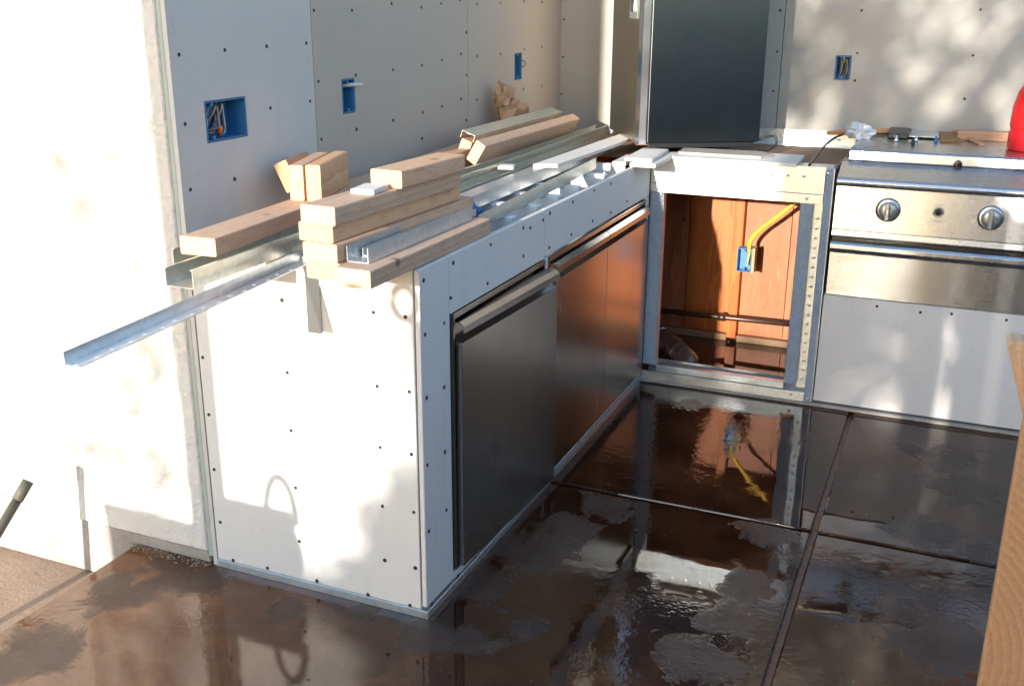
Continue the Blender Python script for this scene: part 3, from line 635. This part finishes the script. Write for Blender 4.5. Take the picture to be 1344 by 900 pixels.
# steel on the front edge
ut = channel('steel_track', 'shiny open track lying on the front labelled board', (-.068, -.140, H+T+.0012), (-.066, .36, H+T+.0012), .052, .033, M['galv'], kind='U')
channel('steel_track', 'steel track nested inside the track on the front board', (-.068, -.09, H+T+.0036), (-.066, .40, H+T+.0036), .036, .017, M['galv'], kind='U')
channel('steel_angle', 'plain steel angle lying along the front edge behind the front board', (-.068, .43, H+.0008), (-.122, 1.52, H+.0008), .026, .038, M['galv_green'], kind='J')
channel('steel_stud', 'long steel stud with punched flange running toward the corner', (-.205, .46, H+.0006), (-.222, 1.97, H+.0006), .050, .038, M['galv'], roll=0, kind='N')
channel('steel_stud', 'greenish steel stud second from the wall side', (-.268, .42, H+.0006), (-.285, 2.02, H+.0006), .052, .042, M['galv_green'], kind='U')
channel('steel_stud', 'greenish steel stud leaning against the short angled boards', (-.330, .50, H+.0006), (-.352, 2.30, H+.0006), .056, .058, M['galv_green'], kind='C')
board('lumber', 'short pale board with a bright cut end among the studs', (-.395, 1.14, H+.045), (-.395, 2.05, H+.045), .038, .075, M['lum'], roll=.55)
board('lumber', 'short board wrapped by a steel track beside the brown bag', (-.470, 1.20, H+.030), (-.478, 2.02, H+.030), .040, .085, M['lum'], roll=.35)
channel('steel_track', 'steel track capping the short board beside the brown bag', (-.452, 1.19, H+.120), (-.460, 2.03, H+.120), .050, .024, M['galv_green'], roll=.35, kind='N')
wbz = prism('white_strip', [(-.225, 1.22), (-.150, 1.25), (-.130, 1.80), (-.135, 2.10), (-.21, 2.12)], H+.039, H+.050, 'z', M['white_scrap']); tag(wbz, 'long pale cement board strip lying on the studs near the corner', 'cement board strip')
wb2 = box('white_strip', -.085, 1.62, H+.0005, -.035, 1.80, H+.014, M['white_scrap']); wb2.rotation_euler = (0, 0, .03); tag(wb2, 'narrow pale strip behind the front panel near the corner', 'cement board strip')
bx1 = box('cement_scrap', -.30, 1.09, H+.047, -.25, 1.14, H+.058, M['white_scrap']); bx1.rotation_euler = (0, 0, .3); tag(bx1, 'small bright chip lying on the studs by the short boards', 'cement board scrap')
# crumpled things
def crumple(name, loc, size, mat, seed, amp=.35, sub=3, freq=2.2, label='', cat='', squash=1, fold=5):
    bm = bmesh.new(); bmesh.ops.create_icosphere(bm, subdivisions=sub, radius=1)
    for v in bm.verts:
        p = v.co.copy(); q = p*freq+Vector((seed, seed*.7, -seed))
        r = 1+amp*(noise.noise(q))+amp*.8*abs(noise.noise(q*2.1))-amp*.35*abs(noise.noise(q*fold))
        v.co = Vector((p.x*r*size[0], p.y*r*size[1], max(p.z*r, -squash)*size[2]))
    me = bpy.data.meshes.new(name); bm.to_mesh(me); bm.free()
    return link(name, me, mat, None, loc)
bagp = onX(670, 150, -.545)
bag = crumple('crumpled_bag', (-.545, 1.79, H+T+.0402+.052), (.050, .090, .058), M['bag'], 3.1, .75, 2, 1.3); tag(bag, 'crumpled brown plastic bag on the far end of the long board', 'bag')
o = crumple('bag_top', (0, 0, 0), (.034, .048, .050), M['bag'], 8.3, .9, 2, 1.5); o.parent = bag; o.location = (-.015, -.030, .075)
vs, fs = tube_data(curve_pts([(0, .05, .01), (0, .09, .03), (0, .135, .035), (0, .14, .015), (0, .09, .0)], 6), .006, 7); o = link('bag_handle', mesh('bag_handle', vs, fs, True), M['bag'], bag)
rag = crumple('rag', (-.130, .50, H+.020), (.035, .055, .030), M['rag'], 1.7, .6, 3, 2.0); tag(rag, 'small blue rag tucked between the steel studs', 'rag')
# slab scraps at the corner and on the header
s1 = box('cement_scrap', -.012, 1.602, H+.0015, .082, 1.93, H+.0165, M['white_scrap'], bev=.002); tag(s1, 'pale cement board scrap overhanging the inner corner', 'cement board scrap')
s2 = box('cement_scrap', -.045, 1.625, H+.017, .055, 1.90, H+.030, M['white_scrap'], bev=.002); s2.rotation_euler = (0, 0, .05); tag(s2, 'upper cement board scrap stacked at the inner corner', 'cement board scrap')
s3 = prism('cement_scrap', [(.085, 1.815), (.105, 1.785), (.535, 1.80), (.53, 2.03), (.075, 2.02)], ZF+.0002, ZF+.0125, 'z', M['white_scrap']); tag(s3, 'long cement board scrap lying on the steel header', 'cement board scrap')
s4 = prism('wood_scrap', [(.10, 1.85), (.40, 1.855), (.43, 1.93), (.38, 1.99), (.09, 1.97)], ZF+.0128, ZF+.0225, 'z', M['grey_wood']); tag(s4, 'weathered flat wood scrap under the front of the corner cabinet', 'wood scrap')
# black cable in the corner
c1 = tube('black_cable', curve_pts([(.30, 2.12, ZF+.03), (.36, 2.13, ZF+.055), (.40, 2.14, ZF+.062), (.405, 2.13, ZF+.03), (.38, 2.10, ZF+.012), (.34, 2.06, ZF+.018)], 8), .004, M['black']); tag(c1, 'looped black cable by the foot of the corner cabinet', 'cable')
cpt = [onZ(1062, 217, .897), onZ(1072, 205, .905), onZ(1082, 192, .92), onZ(1100, 179, .949), onZ(1125, 174, .95), onZ(1160, 176, .95), onZ(1185, 171, .95)]
c2 = tube('black_cable', curve_pts(cpt, 8), .0042, M['black']); tag(c2, 'black cable running up onto the grill top', 'cable')
# tools and scraps on the grill
ZG = .9442
def gp_(px, py): return onZ(px, py, ZG)
a, b = gp_(1086, 178), gp_(1168, 176)
board('wood_scrap', 'thin brown stick lying under the plastic wrap on the grill', (a.x, a.y+.02, ZG), (b.x, b.y+.06, ZG), .022, .014, M['red_lum'], cat='wood scrap', bev=.001)
wr = crumple('plastic_wrap', (gp_(1128, 180).x, gp_(1128, 180).y-.03, ZG+.022), (.045, .03, .026), M['wrap'], 5.5, .8, 3, 2.1); tag(wr, 'crumpled clear plastic wrap on the brown stick', 'plastic wrap')
a = gp_(1178, 180)
sawp = thing('hand_saw', 'hand saw with grey blade lying among tools on the grill', 'saw', (a.x, a.y, ZG))
hp = [gp_(1165, 182), gp_(1192, 183), gp_(1196, 176), gp_(1168, 174)]
prism('handle', [(p.x, p.y) for p in hp], ZG+.001, ZG+.022, 'z', M['black'], sawp, bev=.003)
bl = [gp_(1190, 182), gp_(1232, 184), gp_(1232, 168), gp_(1192, 175)]
prism('blade', [(p.x, p.y) for p in bl], ZG+.008, ZG+.0095, 'z', M['galv'], sawp)
for k, (px, py, mt, lab) in enumerate(((1176, 186, 'galv', 'small shiny bit on the grill beside the saw handle'), (1202, 186, 'galv', 'small shiny fitting on the grill under the saw blade'), (1198, 190, 'black', 'small black knob on the grill in front of the saw'), (1228, 187, 'blue', 'small blue plug on the grill at the tip of the saw'))):
    p = gp_(px, py); r = .008
    o = lathe('fitting', [(r*.6, 0), (r, .003), (r, .010), (r*.55, .012), (r*.5, .022), (.002, .023)], (p.x, p.y, ZG), M[mt], None, 12); tag(o, lab, 'fitting')
def flat(name, label, pts, z, h, mat):
    o = prism(name, [(p.x, p.y) for p in pts], z, z+h, 'z', mat, bev=.001); tag(o, label, 'wood scrap'); return o
flat('wood_scrap', 'triangular wood shim on the grill beside the saw tip', [gp_(1234, 187), gp_(1262, 187), gp_(1245, 172), gp_(1232, 174)], ZG, .010, M['dark_wood'])
board('wood_scrap', 'narrow wood strip propped diagonally on the grill', (gp_(1245, 178).x, gp_(1245, 178).y+.10, ZG+.012), (gp_(1288, 191).x, gp_(1288, 191).y+.0, ZG), .018, .008, M['red_lum'], cat='wood scrap', bev=.001)
board('wood_scrap', 'thick board offcut on the grill beside the red jug', (gp_(1255, 184).x, gp_(1255, 184).y+.03, ZG), (gp_(1342, 186).x, gp_(1342, 186).y-.0, ZG), .05, .034, M['red_lum'], cat='wood scrap', bev=.002)
# red jug
jc = Vector((1.292, 2.17, ZG))
jg = thing('red_jug', 'red plastic jug with a pale cap on the grill top', 'jug', jc)
lathe('body', [(.0, 0), (.078, .0), (.086, .006), (.087, .06), (.083, .068), (.083, .075), (.087, .085), (.085, .15), (.074, .20), (.055, .235), (.035, .25), (.030, .262), (.0, .262)], jc, M['red'], jg, 32)
lathe('cap', [(.0, .2625), (.034, .2625), (.034, .285), (.030, .29), (.0, .29)], jc, M['white'], jg, 24)
tube('handle', curve_pts([jc+Vector((.03, -.02, .24)), jc+Vector((.09, -.05, .24)), jc+Vector((.115, -.06, .17)), jc+Vector((.082, -.05, .10))], 6), .012, M['red'], jg, 12)

# ------------------------------------------------------------------ sawhorse at the right, rod at the left
ys = -.5
sh = thing('sawhorse', 'wooden sawhorse of pale and reddish boards standing on the wet floor', 'sawhorse', (1.5, ys, 0))
zt = onY(1322, 447, ys).z; xl = onY(1322, 447, ys).x; xm = onY(1340, 545, ys).x; zm = onY(1340, 545, ys).z
prism('top_beam', [(xl, zt-.004), (xl+.006, zt), (2.1, zt), (2.1, zm), (xm+.002, zm)], ys-.0, ys+.042, 'y', M['lum'], sh, bev=.002)
def leg(xa, ya_, xb, yb_, zz, mat):
    a, b = Vector((xa, ya_, 0)), Vector((xb, yb_, zz)); w2 = .0445
    vs = [(a.x, a.y, 0), (a.x+2*w2, a.y, 0), (a.x+2*w2, a.y+.038, 0), (a.x, a.y+.038, 0), (b.x, b.y, zz), (b.x+2*w2, b.y, zz), (b.x+2*w2, b.y+.038, zz), (b.x, b.y+.038, zz)]
    return mk('leg', vs, BF, mat, sh, bev=.002)
pl_ = onY(1282, 900, ys); top_ = onY(1341, 548, ys)
slope = (pl_.x-top_.x)/(pl_.z-top_.z)
leg(top_.x-slope*top_.z, ys-.02, top_.x, ys-.039, zt-.03, M['red_lum']); leg(top_.x-slope*top_.z+.02, ys+.30, top_.x+.02, ys+.0425, zt-.03, M['red_lum'])
leg(1.98, ys-.20, 1.95, ys-.039, zt-.03, M['red_lum']); leg(1.98, ys+.30, 1.95, ys+.0425, zt-.03, M['red_lum'])
rp1 = Vector((-1.092, -.164, .232)); rp0 = Vector((-1.107, -.25, .142))
dv = (rp1-rp0); base = rp0-dv*(rp0.z+.134)/dv.z
rod = thing('pipe_handle', 'dark weathered pipe poking up in front of the stucco wall', 'pipe', base)
tube('shaft', [base, rp1-dv*.42], .0125, M['pipe_dark'], rod, 14)
tube('grip', [rp1-dv*.45, rp1], .0150, M['pipe_dark'], rod, 14)

# ------------------------------------------------------------------ behind the camera: what throws the shadows
def cast(x, z, yp, yc):   # point at depth yc whose shadow falls on (x, z) at depth yp
    k = yp-yc; return x-SUN.x/SUN.y*k, z-SUN.z/SUN.y*k
yc = -2.3
xa, _ = cast(-.70, 0, 0, yc); xb, _ = cast(-.583, 0, 0, yc)
po = thing('patio_post', 'square timber patio post by the edge of the slab', 'post', ((xa+xb)/2, yc, 0))
box('shaft', xa, yc, .02, xb, yc+.095, 3.0, M['fence'], po, bev=.003); box('base_bracket', xa-.01, yc-.01, 0, xb+.01, yc+.105, .0195, M['galv'], po)
def added_crate(label, x0, x1, y0, y1_, z0, z1):  # unseen slatted box, added so its shadow covers the wall foot
    t = thing('added_crate', label, 'added_crate', ((x0+x1)/2, (y0+y1_)/2, z0), group='added shadow boxes behind the viewpoint')
    k = 5; hgt = (z1-z0)/k
    for i in range(k):
        for y in (y0, y1_-.016): box('slat', x0, y, z0+i*hgt+.001, x1, y+.016, z0+(i+1)*hgt-.001, M['dark_wood'], t)
        for x in (x0, x1-.016): box('slat', x, y0+.0165, z0+i*hgt+.001, x+.016, y1_-.0165, z0+(i+1)*hgt-.001, M['dark_wood'], t)
    box('lid', x0+.017, y0+.017, z1-.03, x1-.017, y1_-.017, z1-.012, M['dark_wood'], t)
    return t
yc = -2.15
x0, zz = cast(-.60, .215, 0, yc); x1, _ = cast(-.385, 0, 0, yc)
added_crate('tall slatted wooden box added on the slab to block low sun', x0, x1, yc-.5, yc, 0, zz); ZC = zz
xq, z2 = cast(-1.012, .112, 0, yc)
added_crate('low slatted wooden box added beside the taller one to block sun', xq, x0-.085, yc-.45, yc, -.0 if xq > -.9 else -.135, z2)
# corrugated hose loop on the added box
cx, cz = cast(onY(366, 660, 0).x, ZC, 0, yc)
pts = [Vector((cx+.046*math.cos(q), yc-.06, ZC-.03+.13*math.sin(q))) for q in [math.pi*k/60 for k in range(61)]]
vs, fs = tube_data(pts, [.009+.006*(k % 2) for k in range(61)], 8); hz = mk('hose_loop', vs, fs, M['black']); tag(hz, 'arched corrugated black hose on the tall added box', 'hose')
# shovel with a D grip
sx, sz = cast(-.035, .70, 0, yc-.1)
sv = thing('shovel', 'upright garden shovel with a D grip behind the viewpoint', 'shovel', (sx, yc+.03, 0))
ring = [Vector((sx+.004+.030*math.cos(q), yc+.03, sz+.075+.038*math.sin(q))) for q in [2*math.pi*k/20 for k in range(21)]]
vs, fs = tube_data(ring, .013, 8); mk('grip', vs, fs, M['dark_wood'], sv)
tube('shaft', [(sx+.035, yc+.03, sz+.035), (sx+.055, yc+.03, .28)], [.022, .016], M['dark_wood'], sv, 10)
prism('blade', [(sx-.05, .28), (sx+.16, .28), (sx+.16, .08), (sx+.055, .001), (sx-.05, .08)], yc+.025, yc+.03, 'y', M['galv'], sv)
# leafy bush and fences, added for their shade, and the dappling tree
def leaves(name, n, sampler, size, mat, parent, seed):
    rn = random.Random(seed); vs = []; fs = []
    for k in range(n):
        c = sampler(rn); s = size*rn.uniform(.6, 1.4)
        a = Vector((rn.gauss(0, 1), rn.gauss(0, 1), rn.gauss(0, 1))).normalized(); b_ = a.orthogonal().normalized(); cc_ = a.cross(b_)
        o = len(vs); vs += [c-b_*s, c+cc_*s*.5, c+b_*s, c-cc_*s*.5]; fs.append((o, o+1, o+2, o+3))
    o = mk(name, vs, fs, mat, parent); return o
bu = thing('added_shrub', 'tall loose leafy bush added far beyond the slab for half-shade', 'added_shrub', (-.35, -9.6, -.135))  # unseen bush, shaped to half-shade the end panel, grill side and stucco
def sb(rn):
    x = rn.uniform(-1.0, .45); top_z = 2.02+.5*(x+1.0)+max(0, x+.3)*1.1+.12*math.sin(x*9)
    z = top_z-abs(rn.gauss(0, 1))*.55
    return Vector((x, -9.6+rn.gauss(0, .25), max(.05, z)))
def sb2(rn): return Vector((rn.uniform(-1.62, -1.27), -9.6+rn.gauss(0, .2), rn.uniform(2.0, 3.15))) if rn.random() < .05 else sb(rn)
leaves('foliage', 4800, sb2, .055, M['leaf'], bu, 5)
for q in (-.75, -.4, -.05): tube('stem', [(-.35+q*.2, -9.6, -.134), (q, -9.6, 1.7)], [.03, .012], M['bark'], bu)
fe = thing('added_fence', 'unseen dark wooden board fence added to shade the grill side', 'fence', (2.4, -4.3, -.135))  # unseen fence added to shade the grill side; narrow gap lets a streak through
xf, _ = cast(.965, 0, L, -4.3)
x = xf; k = 0
while x < 5.2:
    wv_ = .14
    if k == 1: x += .018
    box('board', x, -4.3, -.13, x+wv_-.003, -4.28, 2.02+.02*math.sin(k*1.7), M['fence'], fe, bev=.002); x += wv_; k += 1
for z in (.2, 1.0, 1.8): box('rail', xf+.4, -4.3395, z, 5.2, -4.3005, z+.08, M['fence'], fe, bev=.002)
f2 = thing('added_fence', 'unseen dark wooden side fence added for dark steel reflections', 'fence', (4.7, -.8, -.135))  # unseen fence added so the steel has something dark to reflect
for k in range(58): box('board', 4.7, -4.2+k*.14, -.13, 4.72, -4.2+k*.14+.137, 1.65+.02*math.sin(k*1.3), M['fence'], f2, bev=0)
for z in (.2, .9, 1.4): box('rail', 4.7205, -4.2, z, 4.76, 3.9, z+.08, M['fence'], f2, bev=0)
tr = thing('tree', 'broad leafy tree standing behind the fence', 'tree', (-.05, -8.2, -.135))
xt, _ = cast(.56, 0, L, -8.2)
tube('trunk', [(xt, -8.2, -.134), (xt, -8.2, 1.2), (xt, -8.2, 3.0), (xt+.25, -8.2, 4.0)], [.16, .115, .11, .06], M['bark'], tr, 14)
for q in ((1.6, 3.9), (-.4, 4.0), (2.6, 4.4), (.8, 5.0)): tube('limb', [(xt+.12, -8.2, 2.5), (xt+.4+.4*q[0], -8.1, 2.5+(q[1]-2.5)*.5), (xt+q[0], -8.2, q[1])], [.06, .04, .015], M['bark'], tr, 8)
rn0 = random.Random(21)
clumps = [(xt+rn0.uniform(-.32, 4.4), -8.2+rn0.uniform(-.5, .5), 3.1+rn0.uniform(0, 2.5), rn0.uniform(.22, .42)) for _ in range(125)]
def st_(rn):
    c = rn.choice(clumps)
    return Vector((c[0]+rn.gauss(0, .5)*c[3], c[1]+rn.gauss(0, .5)*c[3], c[2]+rn.gauss(0, .5)*c[3]))
leaves('crown', 11500, st_, .058, M['leaf'], tr, 9)
